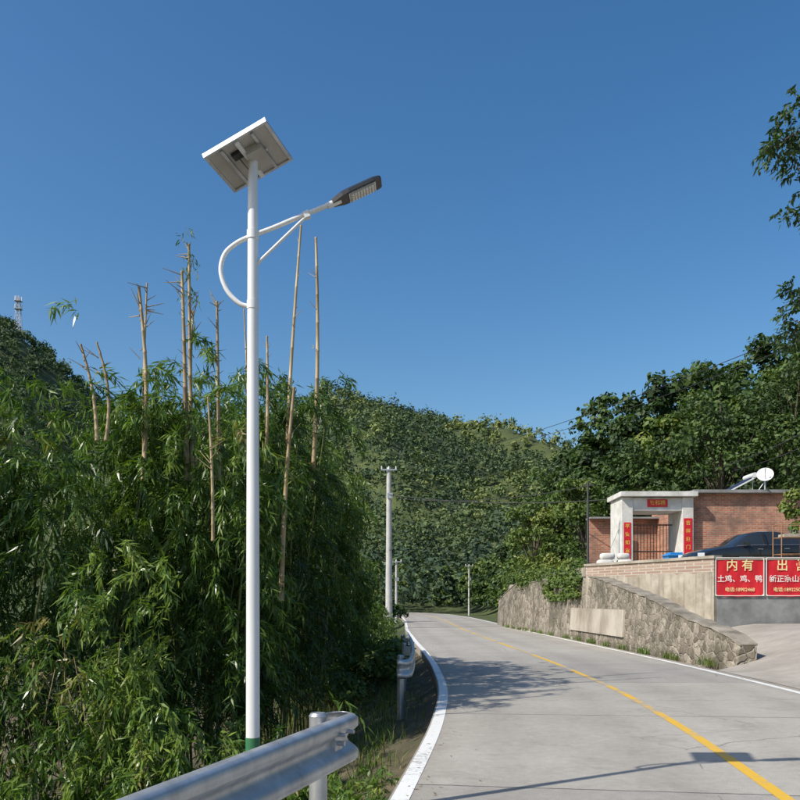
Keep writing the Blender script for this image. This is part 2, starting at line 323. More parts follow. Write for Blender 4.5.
m_metalw=mottled('white_painted_metal',(.66,.66,.65),(.76,.76,.75),4,.4,.0,.05,.002)
m_galv=mottled('galvanised_steel',(.38,.39,.40),(.62,.63,.64),5,.42,.7,.12,.002,(1,1,.5))
d=MB(); c0=Vector((0,0,.75)); ax=Vector((-.35,-.8,.45)).normalized(); a=ax.orthogonal().normalized(); b2=ax.cross(a); rings=[]
for i in range(7):
    r=.34*i/6; rings.append([c0+ax*(r*r*.6)+(a*math.cos(k*math.pi/12)+b2*math.sin(k*math.pi/12))*r for k in range(24)])
d.add([p for r in rings for p in r],[(i*24+k,i*24+(k+1)%24,(i+1)*24+(k+1)%24,(i+1)*24+k) for i in range(6) for k in range(24)],0,True)
d.tube([(0,0,0),(0,0,.72)],.04,8,1); d.tube([c0-Vector((0,0,.3)),c0+ax*.45],.015,6,1); d.box(c0+ax*.45,(.07,.07,.07),0)
d.tube([(-.35,0,0),(0,0,.5)],.02,6,1)
d.obj('satellite_dish',[m_metalw,m_galv],loc=(15.65,34.3,6.2))
d=MB(); R=Matrix.Rotation(math.radians(-28),3,'Y')
d.box((0,0,.38),(1.25,.9,.06),0,R)
for i in range(8): d.tube([R@Vector((-.55,-.4+i*.11,.06))+Vector((0,0,.38)),R@Vector((.5,-.4+i*.11,.06))+Vector((0,0,.38))],.03,8,2)
d.tube([(.52,-.5,.78),(.52,.5,.78)],.11,14,0); d.tube([(-.5,-.3,0),(-.5,-.3,.15)],.02,6,1); d.tube([(.5,-.3,0),(.5,-.3,.66)],.02,6,1)
d.tube([(-.5,.3,0),(-.5,.3,.15)],.02,6,1); d.tube([(.5,.3,0),(.5,.3,.66)],.02,6,1)
d.obj('solar_water_heater',[m_metalw,m_galv,mat('glass_tube',(.03,.04,.08),.1)],loc=(14.75,34.9,6.2))

# ---------------------------------------------------------------- car
m_car=mat('black_car_paint',(.012,.013,.016),.18); m_car.node_tree.nodes['Principled BSDF'].inputs['Coat Weight'].default_value=.6
m_glass=mat('car_glass',(.02,.025,.03),.05,0,.8); m_tyre=mat('tyre',(.02,.02,.02),.85); m_alloy=mat('alloy',(.5,.5,.52),.3,.8); m_lens=mat('headlight_lens',(.6,.62,.65),.1,0,.8); m_tail=mat('tail_lamp',(.35,.01,.01),.2)
car=bpy.data.objects.new('parked_car',None); S.collection.objects.link(car); car.location=(12.3,28.0,2.505); car.rotation_euler[2]=math.radians(6)
st=[(-2.33,.62,.32,.56,.60,.50),(-2.25,.76,.22,.66,.70,.60),(-2.0,.86,.20,.74,.80,.66),(-1.5,.90,.2,.84,.90,.70),(-1.05,.91,.2,.90,.97,.70),(-.45,.915,.2,.93,1.36,.60),(0,.92,.2,.94,1.45,.585),(.55,.92,.2,.95,1.455,.58),(1.1,.915,.2,.96,1.37,.575),(1.75,.90,.22,.97,1.06,.66),(2.1,.87,.26,.96,1.02,.64),(2.28,.80,.30,.9,.94,.58),(2.33,.70,.36,.6,.64,.5)]
cb=MB(); rings=[]
for x,hw,zb,zs,zr,rw in st:
    half=[(0,zb),(hw*.85,zb),(hw*.97,zb+.12),(hw,(zb+zs)/2),(hw*.985,zs-.06),(hw*.94,zs),(rw,zr-.03),(rw*.85,zr),(0,zr+.02)]
    ring=[(x,y,z) for y,z in half]+[(x,-y,z) for y,z in half[-2:0:-1]]
    rings.append(ring)
n=len(rings[0])
for i in range(len(rings)-1):
    for kk in range(n):
        x_mid=(st[i][0]+st[i+1][0])/2
        gl=False
        if kk in (5,10) and -1.0<x_mid<1.5: gl=True
        if kk in (6,7,8,9) and (-1.0<x_mid<-.5 or 1.2<x_mid<1.7): gl=True
        cb.add([rings[i][kk],rings[i][(kk+1)%n],rings[i+1][(kk+1)%n],rings[i+1][kk]],[(0,1,2,3)],1 if gl else 0,False)
cb.add(rings[0],[tuple(range(n))],0); cb.add(rings[-1],[tuple(range(n))[::-1]],0)
o=cb.obj('body',[m_car,m_glass],parent=car)
import bmesh
bm=bmesh.new(); bm.from_mesh(o.data); bmesh.ops.remove_doubles(bm,verts=bm.verts,dist=.001); bmesh.ops.recalc_face_normals(bm,faces=bm.faces)
for ff in bm.faces: ff.smooth=True
bm.to_mesh(o.data); bm.free()
bv=o.modifiers.new('b','BEVEL'); bv.width=.02; bv.segments=2; bv.limit_method='ANGLE'; bv.angle_limit=.35
cp=MB()
for x in (-1.45,1.4):
    for s_ in (-1,1):
        cp.tube([(x,s_*.72,.32),(x,s_*.935,.32)],.325,24,0,smooth=False); cp.tube([(x,s_*.93,.32),(x,s_*.945,.32)],.21,20,1,smooth=False)
        for k in range(5):
            a_=k*2*math.pi/5; cp.box((x+.1*math.cos(a_),s_*.95,.32+.1*math.sin(a_)),(.2,.012,.045),1,Matrix.Rotation(-a_,3,'Y'))
for s_ in (-1,1):
    cp.box((-2.17,s_*.66,.63),(.22,.26,.12),2,Matrix.Rotation(s_*.5,3,'Z')); cp.box((2.27,s_*.66,.80),(.12,.26,.14),3)
    cp.box((-.72,s_*1.0,.98),(.14,.2,.13),4); cp.box((0.05,s_*.78,1.18),(.06,.03,.44),4,Matrix.Rotation(s_*.55,3,'X'))
    cp.box((.1,s_*.922,.55),(2.1,.012,.02),1); cp.box((-.2,s_*.925,.82),(.18,.015,.025),1); cp.box((.75,s_*.925,.84),(.18,.015,.025),1)
    pts=[(-1.0,s_*.875,.93),(-.4,s_*.87,.955),(.5,s_*.875,.965),(1.5,s_*.865,.985)]; cp.tube(pts,.010,6,1)
cp.box((-2.335,0,.52),(.03,.9,.14),1); cp.box((-2.345,0,.42),(.02,.44,.13),5)
cp.obj('wheels_lights_trim',[m_tyre,m_alloy,m_lens,m_tail,m_car,m_blue],parent=car)

m_or=mottled('rusty_orange_frame',(.30,.13,.06),(.36,.22,.12),8,.7)
r=MB()
for x in (0,.9,1.8):
    for y in (0,.6): r.tube([(x,y,0),(x,y,1.6)],.018,6,0)
for z in (.6,1.15,1.58):
    for y in (0,.6): r.tube([(0,y,z),(1.8,y,z)],.014,6,0)
    for x in (0,.9,1.8): r.tube([(x,0,z),(x,.6,z)],.014,6,0)
r.box((.5,.3,1.22),(.7,.5,.10),1); r.box((1.35,.3,.72),(.6,.4,.2),2)
r.obj('metal_storage_rack',[m_or,m_plaster,m_cement],loc=(12.45,26.1,2.5))
sk=MB()
for (x,y,zz,sx_,sy_,sz_) in [(0,0,.17,.7,.4,.34),(.1,.05,.46,.6,.38,.28),(.8,.1,.18,.65,.4,.36),(.75,.1,.47,.5,.35,.26)]:
    vs=[];fs=[]
    for i in range(7):
        ph=-math.pi/2+math.pi*i/6
        for k in range(12):
            th=k*math.pi/6; se=lambda q: math.copysign(abs(q)**.55,q)
            vs.append((x+sx_/2*se(math.cos(ph))*se(math.cos(th)),y+sy_/2*se(math.cos(ph))*se(math.sin(th)),zz+sz_/2*se(math.sin(ph))))
    fs=[(i*12+k,i*12+(k+1)%12,(i+1)*12+(k+1)%12,(i+1)*12+k) for i in range(6) for k in range(12)]
    sk.add(vs,fs,0,True)
sk.obj('stacked_sacks',[m_wall_w],loc=(8.1,31.6,2.86))
st2=MB()
for q_,(x,y) in enumerate([(10.6,26.2),(11.1,26.0),(9.2,29.6),(8.7,30.2)]):
    st2.tube([(x,y,2.5),(x,y,2.78)],[.14,.19],12,0); st2.tube([(x,y,2.76),(x,y,2.8)],[.20,.20],12,0)
st2.obj('flower_pots',[m_brick])
pl_=MB(); pl_.box((8.5,31.7,2.68),(1.9,.6,.36),0); pl_.obj('concrete_bench',[m_cement],bevel=.02)

# ---------------------------------------------------------------- solar street lamp
PX,PY=-1.03,5.6; q=PY/800.
def P3(px,py,dy=0): return (PX+(px-250)*q, PY+dy, 1.6+(600-py)*q)
m_lampw=mottled('lamp_white_paint',(.66,.66,.65),(.80,.80,.79),3,.35,0,.03,.001,(1,1,.2))
m_green=mottled('green_paint',(.03,.15,.06),(.05,.22,.09),4,.6); m_black=mat('black_housing',(.02,.02,.022),.4); m_cell=mat('solar_cells',(.01,.015,.05),.12); m_back=mottled('panel_backsheet',(.36,.35,.32),(.46,.45,.42),3,.6)
m_led=mat('led_lens',(.75,.75,.70),.25); 
l=MB()
l.tube([(PX,PY,-1.1),(PX,PY,.58)],[.050,.049],28,0); l.tube([(PX,PY,.42),(PX,PY,.64)],.0505,28,1,cap=False)
l.tube([(PX,PY,.62),(PX,PY,2.0),(PX,PY,3.3),(PX,PY,4.78)],[.048,.045,.040,.033],28,0)
l.box((PX,PY,-.88),(.36,.36,.02),0)
for a_ in (.25,.75,1.25,1.75): l.tube([(PX+.14*math.cos(a_*math.pi)*1.2,PY+.14*math.sin(a_*math.pi)*1.2,-.9),(PX+.14*math.cos(a_*math.pi)*1.2,PY+.14*math.sin(a_*math.pi)*1.2,-.82)],.014,6,4)
for py in (235,305): z=P3(250,py)[2]; l.tube([(PX,PY,z-.03),(PX,PY,z+.03)],.042,24,0)
ctl=[(247,307),(236,303),(224,290),(218,271),(222,254),(234,243),(250,235.5),(270,228),(295,217.5),(333,202)]
pts=[]; cp_=[Vector(P3(*p)) for p in ctl]; cp_=[cp_[0]*2-cp_[1]]+cp_+[cp_[-1]*2-cp_[-2]]
for i in range(1,len(cp_)-2):
    for t_ in np.linspace(0,1,7)[:-1]:
        a0,a1,a2,a3=cp_[i-1:i+3]; pts.append(.5*((2*a1)+(a2-a0)*t_+(2*a0-5*a1+4*a2-a3)*t_**2+(3*a1-a0-3*a2+a3)*t_**3))
pts.append(cp_[-2]); l.tube(pts,.0165,14,0)
l.tube([P3(252,268),P3(258,260),P3(306,214)],.011,10,0)
l.box(P3(304,215),(.04,.045,.045),0,Matrix.Rotation(math.radians(-22),3,'Y'))
hs,he=Vector(P3(330,203.5)),Vector(P3(378,181)); ax=(he-hs).normalized(); Ll=(he-hs).length; ang=math.atan2(ax.z,ax.x); R=Matrix.Rotation(-ang,3,'Y')@Matrix.Rotation(math.radians(-4),3,'X')
def hb(u,vv,w_): return hs+R@Vector((u,vv,w_))
prof=[(0,.03,.022),(.04,.045,.026),(.08,.062,.03),(.13,.068,.03),(Ll*.85,.068,.028),(Ll*.97,.062,.022),(Ll,.05,.016)]
rg=[]
for u,hw,ht in prof: rg.append([hb(u,-hw,-.012),hb(u,-hw,.008),hb(u,-hw*.7,ht),hb(u,hw*.7,ht),hb(u,hw,.008),hb(u,hw,-.012)])
nn=6; l.add([p for r_ in rg for p in r_],[(i*nn+k,i*nn+(k+1)%nn,(i+1)*nn+(k+1)%nn,(i+1)*nn+k) for i in range(len(rg)-1) for k in range(nn)],2)
l.add(rg[0],[tuple(range(6))],2); l.add(rg[-1],[tuple(range(6))[::-1]],2)
l.box(hb(Ll*.60,0,-.015),(Ll*.55,.105,.008),4,R); l.box(hb(Ll*.60,0,-.0205),(Ll*.50,.090,.005),5,R)
for i in range(8):
    for j in range(4): l.box(hb(Ll*.60+(i-3.5)*Ll*.058,(j-1.5)*.021,-.0255),(.012,.014,.007),6,R)
l.tube([hb(-.04,0,0),hb(.06,0,0)],.022,12,0)
uu=Vector((.404,-.0997,.169)); vv_=Vector((.103,.417,0)); pc=Vector(P3(246,157)); nn_=uu.cross(vv_).normalized(); u1=uu.normalized(); v1=(vv_-u1*vv_.dot(u1)).normalized()
RP=Matrix((u1,v1,nn_)).transposed(); lu,lv=.47,.46
l.box(pc,(lu-.02,lv-.02,.006),7,RP); l.box(pc+nn_*.0075,(lu-.02,lv-.02,.008),3,RP)
for s_ in (-1,1):
    l.box(pc+u1*s_*lu/2,(.022,lv+.022,.030),4,RP); l.box(pc+v1*s_*lv/2,(lu-.02,.022,.0292),4,RP)
l.box(pc-nn_*.02+u1*.0,(.03,lv-.03,.03),0,RP); l.box(pc-nn_*.018-u1*.12,(.02,lv-.03,.02),4,RP); l.box(pc-nn_*.018+u1*.12,(.02,lv-.03,.02),4,RP)
l.box(pc-nn_*.03+u1*.07+v1*.0,(.12,.2,.05),7,RP); l.box(pc-nn_*.02-u1*.05-v1*.1,(.07,.06,.025),2,RP)
tp=Vector((PX,PY,4.72)); l.tube([tp,tp+Vector((0,0,.12)),pc-nn_*.02],[.03,.028,.022],12,0)
l.tube([tp+Vector((0,0,.02)),pc-nn_*.02+u1*.14],.009,8,0)
l.tube([pc-nn_*.03-u1*.05-v1*.1,pc-nn_*.1-u1*.03,tp+Vector((.03,-.03,0))],.004,6,2)
l.obj('solar_street_lamp',[m_lampw,m_green,m_black,m_cell,m_galv,m_back,m_led,m_back])

# ---------------------------------------------------------------- guard rails
prof=[(.02,.155),(.06,.145),(.08,.125),(.08,.08),(.06,.06),(.02,.03),(.005,0),(.02,-.03),(.06,-.06),(.08,-.08),(.08,-.125),(.06,-.145),(.02,-.155)]
def guardrail(path,posts,ztop,zp):
    g=MB(); path=[Vector((x,y,0)) for x,y in path]; n=len(prof); rows=[]
    for i,p in enumerate(path):
        t=(path[min(i+1,len(path)-1)]-path[max(i-1,0)]).normalized(); nr=Vector((t.y,-t.x,0))
        rows+= [(p.x+nr.x*u,p.y+nr.y*u,ztop-.155+z) for u,z in prof]
    g.add(rows,[(i*n+k,i*n+k+1,(i+1)*n+k+1,(i+1)*n+k) for i in range(len(path)-1) for k in range(n-1)],0,True)
    e=bpy.data.objects.new('guard_rail',None); S.collection.objects.link(e)
    o=g.obj('w_beam',[m_galv],parent=e); sm=o.modifiers.new('s','SOLIDIFY'); sm.thickness=.006; sm.offset=0
    g=MB()
    for x,y,nx,ny in posts:
        g.tube([(x,y,zp),(x,y,ztop+.01)],.057,20,0); g.tube([(x,y,ztop+.01),(x,y,ztop+.03)],[.060,.045],20,0)
        g.box((x+nx*.08,y+ny*.08,ztop-.155),(.12,.12,.2),0,Matrix.Rotation(math.atan2(ny,nx),3,'Z'))
        g.tube([(x+nx*.1,y+ny*.1,ztop-.155),(x+nx*.18,y+ny*.18,ztop-.155)],.016,8,0)
        for q_ in (-.07,.07): g.tube([(x+nx*.15-ny*q_,y+ny*.15+nx*q_,ztop-.09),(x+nx*.215-ny*q_,y+ny*.215+nx*q_,ztop-.09)],.013,8,0)
    g.obj('posts',[m_galv],parent=e)
    return e
d0=Vector((-.30-(-.98),5.35-3.2,0)).normalized(); nrm0=Vector((d0.y,-d0.x,0))
path=[]
for s_ in np.linspace(-6,0,31): path.append((-.36+d0.x*s_-.0,5.2+d0.y*s_))
c0=Vector((path[-1][0],path[-1][1],0))-nrm0*.05
for a_ in np.linspace(0,math.pi*1.0,13)[1:]:
    p=c0+nrm0*.05*math.cos(a_)+d0*.07*math.sin(a_); path.append((p.x,p.y))
p=c0-nrm0*.05-d0*.10; path.append((p.x,p.y))
posts=[]
for s_ in (-.20,-4.2): posts.append((-.36+d0.x*s_-nrm0.x*.1,5.2+d0.y*s_-nrm0.y*.1,nrm0.x,nrm0.y))
guardrail(path,posts,.86,-.9)
path=[(float(C(y))-3.68,y) for y in np.arange(13.3,25,.5)]; path=[(path[0][0]-.18,13.1),(path[0][0]-.06,13.12)]+path
guardrail(path,[(float(C(y))-3.82,y,1,0) for y in np.arange(13.8,25,4)],.62,-.9)

# ---------------------------------------------------------------- bamboo
m_bam=leafmat('bamboo_leaf',[(0,(.022,.046,.010)),(.35,(.060,.115,.020)),(.65,(.122,.20,.035)),(.85,(.22,.29,.055)),(.93,(.25,.22,.09)),(1,(.30,.23,.12))],.34,.26)
ax_p=np.array([(-11,9.5,3.6,1.8),(-7.6,9.2,3.65,1.7),(-5.6,9.4,3.8,1.5),(-4.4,9.9,4.2,1.4),(-3.4,10.8,4.8,1.4),(-2.8,12.2,5.5,1.35),(-2.5,14.5,5.9,1.25),(-2.35,16.5,5.5,1.1),(-2.15,18.5,4.2,1.0),(-2.0,20.5,2.9,.9),(-2.1,24,2.1,1.1)])
seg=np.concatenate([[0],np.cumsum(np.hypot(np.diff(ax_p[:,0]),np.diff(ax_p[:,1])))])
def axis(t): return [np.interp(t,seg,ax_p[:,k]) for k in range(4)]
def sprays(p0,az,Ln,r,J=9,K=5,leaf=.17,wd=.026,rg=rng,droop=1.0,jit=.09):
    n=len(p0); hd=np.stack([np.cos(az),np.sin(az),0*az],-1)[:,None,:]; t=((np.arange(J)+1)/J)[None,:,None]; Lx=Ln[:,None,None]
    up=np.array([0,0,1.])
    pos=p0[:,None,:]+Lx*(t*hd*.85+up*(.45*t-droop*t*t)); tan=hd*.85+up*(.45-2.0*droop*t)
    pos=pos[:,:,None,:]+rg.normal(0,.02,(n,J,K,3)); d=nrm(nrm(tan)[:,:,None,:]*.6+rg.normal(0,.55,(n,J,K,3))+np.array([0,0,-.35]))
    ll=leaf*rg.uniform(.6,1.25,(n,J,K,1)); ww=wd*rg.uniform(.7,1.2,(n,J,K,1))
    side=nrm(np.cross(d,rg.normal(0,.6,(n,J,K,3))+up))
    b=pos; m1=pos+d*ll*.4+side*ww/2; m2=pos+d*ll*.4-side*ww/2; tip=pos+d*ll+np.array([0,0,-.1])*ll
    Q=np.stack([b,m1,tip,m2],-2).reshape(-1,4,3)
    rr=np.clip(np.repeat(r,J*K)+rg.normal(0,jit,n*J*K),0,1); return Q,rr
ncl=40; tcl=np.linspace(.3,seg[-1]-.2,ncl)+rng.normal(0,.15,ncl)
Q=[];Rr=[]; culm=MB()
for j in range(ncl):
    cxl,cyl,chl,crl=[float(a) for a in axis(tcl[j])]
    ang0=rng.uniform(0,6.28); rc=crl*.66*math.sqrt(rng.uniform(.1,1)); ox,oy=cxl+rc*math.cos(ang0),cyl+rc*math.sin(ang0)
    hm=rng.uniform(.86,1.03); tn=rng.normal(.42,.11)
    for i in range(5):
        a_=rng.uniform(0,6.28); rr_=rng.uniform(.05,.45); bx,by=ox+rr_*math.cos(a_),oy+rr_*math.sin(a_); g0=float(H(bx,by)); bh=chl*hm*rng.uniform(.9,1.0)-.2
        n=38; rel=rng.uniform(.08,.99,n)**.66; zz=g0+(bh-g0)*rel; lean=(.15+.5*rel**2)
        out=math.atan2(by-oy,bx-ox); az=rng.normal(0,1.3,n)+out
        p0=np.stack([bx+lean*np.cos(out)+.10*np.cos(az),by+lean*np.sin(out)+.10*np.sin(az),zz],-1)
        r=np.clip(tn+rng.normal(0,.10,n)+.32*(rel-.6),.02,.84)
        r[rng.uniform(0,1,n)<.012]=.93
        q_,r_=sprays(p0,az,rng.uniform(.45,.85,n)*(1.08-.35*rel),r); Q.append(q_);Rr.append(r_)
        if rng.uniform()<.8:
            dx,dy=math.cos(out),math.sin(out)
            culm.tube([(bx,by,g0-.1),(bx+dx*.25,by+dy*.25,g0+(bh-g0)*.5),(bx+dx*.6,by+dy*.6,g0+(bh-g0)*.9)],[.022,.018,.008],7,0)
n=240; tt=rng.uniform(2,seg[-1]-5,n); a0,a1,a2,a3=axis(tt); p0=np.stack([a0+rng.normal(0,.7,n),a1+rng.normal(0,.7,n),a2*rng.uniform(.80,.96,n)],-1)
q_,r_=sprays(p0,rng.uniform(0,6.28,n),rng.uniform(.3,.6,n),np.clip(rng.normal(.55,.1,n),0,.85),K=5,droop=.6); Q.append(q_);Rr.append(r_)
def patch(cxp,czp,sx_,sz_,yy_,n,tone,sd,K=5,leaf=.14):
    p=np.stack([rng.normal(cxp,sx_,n),rng.normal(yy_,.18,n),rng.normal(czp,sz_,n)],-1)
    q_,r_=sprays(p,rng.normal(-1.57,.8,n),rng.uniform(.3,.6,n),np.clip(rng.normal(tone,sd,n),0,1),K=K,leaf=leaf,jit=.05); Q.append(q_);Rr.append(r_)
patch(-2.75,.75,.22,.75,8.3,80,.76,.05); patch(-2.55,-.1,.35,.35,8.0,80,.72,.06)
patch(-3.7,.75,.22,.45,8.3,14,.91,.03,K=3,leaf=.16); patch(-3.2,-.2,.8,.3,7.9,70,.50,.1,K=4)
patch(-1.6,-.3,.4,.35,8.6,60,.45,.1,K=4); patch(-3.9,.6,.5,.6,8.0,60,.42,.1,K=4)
Q=np.concatenate(Q);Rr=np.concatenate(Rr); print('bamboo quads',len(Q))
bam=bpy.data.objects.new('bamboo_grove',None); S.collection.objects.link(bam)
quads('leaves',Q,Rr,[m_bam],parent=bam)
m_culm=mottled('bamboo_culm',(.06,.09,.02),(.16,.16,.05),5,.5); culm.obj('culms',[m_culm],parent=bam)
m_dry=mottled('dry_cane',(.22,.14,.06),(.50,.39,.22),3,.6,0,.2,.005,(1,1,.4))
cn=MB()
def cane(px0,py0,px1,py1,Yd,r0=.028,broken=True,Y2=None):
    Y2=Y2 or Yd
    a=Vector(((px0-400)/800*Yd,Yd,1.6+(600-py0)/800*Yd)); b=Vector(((px1-400)/800*Y2,Y2,1.6+(600-py1)/800*Y2))
    n=9; pts=[];rr=[]
    bend=rng.normal(0,.03,3)
    for i in range(n+1):
        t_=i/n; p=a.lerp(b,t_)+Vector((bend[0],bend[1],0))*math.sin(math.pi*t_)
        for e,kf in ((-.012,1.0),(0,1.22),(.012,1.0)):
            pts.append(p+(b-a).normalized()*e); rr.append(r0*(1-.5*t_)*kf)
    cn.tube(pts,rr,8,0)
    if broken:
        for k in range(6):
            d_=Vector((rng.normal(0,.4),rng.normal(0,.4),rng.uniform(-.1,1))).normalized(); s0=a.lerp(b,rng.uniform(.85,1)); cn.tube([s0,s0+d_*rng.uniform(.08,.3)],[.009,.003],5,0,cap=False)
    for k in range(5):
        s0=a.lerp(b,rng.uniform(.5,.95)); d_=Vector((rng.choice([-1,1])*rng.uniform(.3,.8),rng.normal(0,.3),rng.uniform(.3,1))).normalized(); cn.tube([s0,s0+d_*rng.uniform(.06,.22)],[.007,.002],5,0,cap=False)
cane(143,480,139,288,10.4,.036); cane(144,480,147,284,10.5,.022)
cane(187,480,182,272,10.8,.038); cane(192,480,189,245,10.9,.034); cane(197,480,193,312,11,.03)
cane(219,480,217,302,11.2,.032); cane(213,540,208,398,9.5,.022,False)
cane(284,500,301,226,12.5,.034,False); cane(312,490,316,238,13.5,.042,False)
cane(281,600,294,388,10.9,.038,False,11.1); cane(265,480,267,337,12,.030,False)
cane(97,440,81,345,9.9,.026,False); cane(106,440,97,343,9.9,.023,False); cane(247,500,244,310,12.3,.02,False)
for k in range(20):
    x=rng.uniform(-4.4,-2.8); y=rng.uniform(7.7,8.3); z=rng.uniform(.3,1.4); cn.tube([(x,y,z),(x+rng.normal(0,.1),y-.05,z-rng.uniform(.3,.6)),(x+rng.normal(0,.15),y-.02,z-rng.uniform(.7,1.3))],[.004,.004,.002],4,0,cap=False)
cn.obj('dead_canes',[m_dry],parent=bam)
n=26; p=np.stack([rng.normal(-2.88,.05,n),rng.normal(10.9,.1,n),rng.uniform(5.4,6.7,n)],-1)
q_,r_=sprays(p,rng.uniform(0,6.28,n),rng.uniform(.06,.18,n),rng.normal(.6,.15,n),J=3,K=2,leaf=.09,wd=.018)
quads('tip_leaves',q_,r_,[m_bam],parent=bam)

# ---------------------------------------------------------------- grass and weeds
def blades(x,y,ht,r,wd=.012):
    n=len(x); z=H(x,y); b=np.stack([x,y,z-.03],-1); az=rng.uniform(0,2*np.pi,n); hd=np.stack([np.cos(az),np.sin(az),0*az],-1)
    sd=np.stack([-np.sin(az),np.cos(az),0*az],-1)*wd; h_=ht[:,None]; ln=rng.uniform(.1,.9,n)[:,None]
    m=b+h_*np.array([0,0,.62])+hd*h_*ln*.3; t=b+h_*np.array([0,0,.92])+hd*h_*ln
    Q1=np.stack([b-sd,b+sd,m+sd*.8,m-sd*.8],1); Q2=np.stack([m-sd*.8,m+sd*.8,t+sd*.08,t-sd*.08],1)
    return np.concatenate([Q1,Q2]),np.concatenate([r,r])
n=46000; y=4.2+26*rng.uniform(0,1,n)**1.7; d=rng.uniform(0,1,n)**.9*3.5+.10; x=C(y)-3.25-d
cl=vnoise(x,y,.22,4)+rng.normal(0,.18,n); k=(cl>.02)&((d>.6)|(rng.uniform(0,1,n)<.45)); x,y,d=x[k],y[k],d[k]; ht=(.06+.16*rng.uniform(0,1,len(x)))*(1+1.2*np.clip(vnoise(x,y,.4,1),0,1))*(.6+.8*sstep(d/1.2))
q1,r1=blades(x,y,ht,np.where(rng.uniform(0,1,len(x))<.28,rng.uniform(.9,1,len(x)),np.clip(rng.normal(.5,.2,len(x)),0,1)),.006)
n=5000; x=rng.uniform(-6,-1.6,n); y=rng.uniform(5.5,8.5,n); q2,r2=blades(x,y,rng.uniform(.3,.85,n),np.clip(rng.normal(.5,.15,n),0,1),.009)
n=2600; y=rng.uniform(19,48,n); x=wallx(y)-.06+rng.normal(0,.06,n); k=vnoise(x*0,y,.35,2)>.25; x,y=x[k],y[k]
q3,r3=blades(x,y,rng.uniform(.08,.3,len(x)),np.clip(rng.normal(.6,.2,len(x)),0,1),.008); q3[...,2]+=.12
quads('roadside_grass',np.concatenate([q1,q2,q3]),np.concatenate([r1,r2,r3]),[m_bam])
n=130; p=np.stack([rng.uniform(-1.6,-.1,n),rng.uniform(6.0,8.6,n),np.zeros(n)],-1); p[:,2]=H(p[:,0],p[:,1])+rng.uniform(.05,.35,n)
q_,r_=sprays(p,rng.uniform(0,6.28,n),rng.uniform(.12,.3,n),rng.normal(.58,.12,n),J=5,K=4,leaf=.09,wd=.028,droop=.5)
quads('roadside_weeds',q_,r_,[m_bam])
n=150; y=6+22*rng.uniform(0,1,n)**1.1; x=C(y)-3.12+np.abs(rng.normal(0,.35,n)); a_=rng.uniform(0,6.28,n); ll=rng.uniform(.015,.035,n)
dx=np.stack([np.cos(a_),np.sin(a_),0*a_],-1)*ll[:,None]; dy=np.stack([-np.sin(a_),np.cos(a_),0*a_],-1)*ll[:,None]*.28; pp=np.stack([x,y,np.full(n,.0075)],-1)
quads('leaf_litter',np.stack([pp-dx,pp-dy,pp+dx,pp+dy],1),rng.uniform(.9,1,n),[m_bam])

# ---------------------------------------------------------------- forests
def crowns(cen,rad,K,size,tone,flat=.9,rg=rng):
    n=len(cen); d=nrm(rg.normal(0,1,(n,K,3))); d[...,2]=np.where(d[...,2]<-.35,-d[...,2],d[...,2])
    ph=rg.uniform(0,6.28,(n,1)); az=np.arctan2(d[...,1],d[...,0])
    lob=1+.16*np.sin(3*az+ph)+.13*np.sin(5*d[...,2]*2+2*ph+2*az)
    rr=rad[:,None]*(rg.uniform(0,1,(n,K))**.35)*lob
    p=cen[:,None,:]+d*rr[...,None]*np.stack([np.ones(n),np.ones(n),np.full(n,1)*flat if np.isscalar(flat) else flat],-1)[:,None,:]
    nm=nrm(d*.9+rg.normal(0,.5,(n,K,3))+np.array([0,0,.25])); a=nrm(np.cross(nm,rg.normal(0,1,(n,K,3)))); b=np.cross(nm,a)
    sz_=size[:,None,None] if isinstance(size,np.ndarray) else size
    s=(sz_*rg.uniform(.5,1.3,(n,K,1))); s2=s*rg.uniform(.45,.8,(n,K,1))
    Q=np.stack([p-a*s*.5,p-b*s2*.5+a*s*.05,p+a*s*.55,p+b*s2*.5-a*s*.1],-2).reshape(-1,4,3)
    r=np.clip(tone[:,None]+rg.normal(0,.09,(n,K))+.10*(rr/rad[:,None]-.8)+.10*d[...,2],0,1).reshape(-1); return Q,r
m_for=leafmat('forest_leaf',[(0,(.018,.038,.012)),(.35,(.048,.088,.020)),(.6,(.095,.15,.028)),(.8,(.175,.215,.042)),(1,(.24,.26,.07))],.6,.18)
m_far_haze=leafmat('haze_tinted_forest_leaf',[(0,(.030,.056,.038)),(.35,(.065,.105,.048)),(.6,(.125,.17,.058)),(.8,(.205,.24,.075)),(1,(.28,.30,.11))],.85,.10)  # aerial haze painted into the leaf colours: lighter, bluer, less saturated
def scatter(x0,x1,y0,y1,sp):
    a,b=np.meshgrid(np.arange(x0,x1,sp),np.arange(y0,y1,sp)); a=a.ravel()+rng.normal(0,sp*.35,a.size); b=b.ravel()+rng.normal(0,sp*.35,b.size)
    k=(a/b<.45)&(a/b>-.28); return a[k],b[k]
g1,h1=scatter(-50,70,100,158,3.4); g2,h2=scatter(-85,130,158,260,3.9); g3,h3=scatter(-125,190,260,428,4.7)
gx=np.concatenate([g1,g2,g3]); gy_=np.concatenate([h1,h2,h3])
pt=vnoise(gx,gy_,27,5)+.5*vnoise(gx,gy_,10,9); open_=(pt>.15); big=rng.uniform(0,1,gx.size)<.14
r0=np.where(open_&~big,rng.uniform(1.0,1.9,gx.size),rng.uniform(1.7,2.9,gx.size)); r0[big]*=1.35
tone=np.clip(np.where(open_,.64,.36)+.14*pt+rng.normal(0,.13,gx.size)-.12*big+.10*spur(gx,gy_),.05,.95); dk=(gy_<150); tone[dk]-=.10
cen=np.stack([gx,gy_,H(gx,gy_)+r0*1.0],-1)
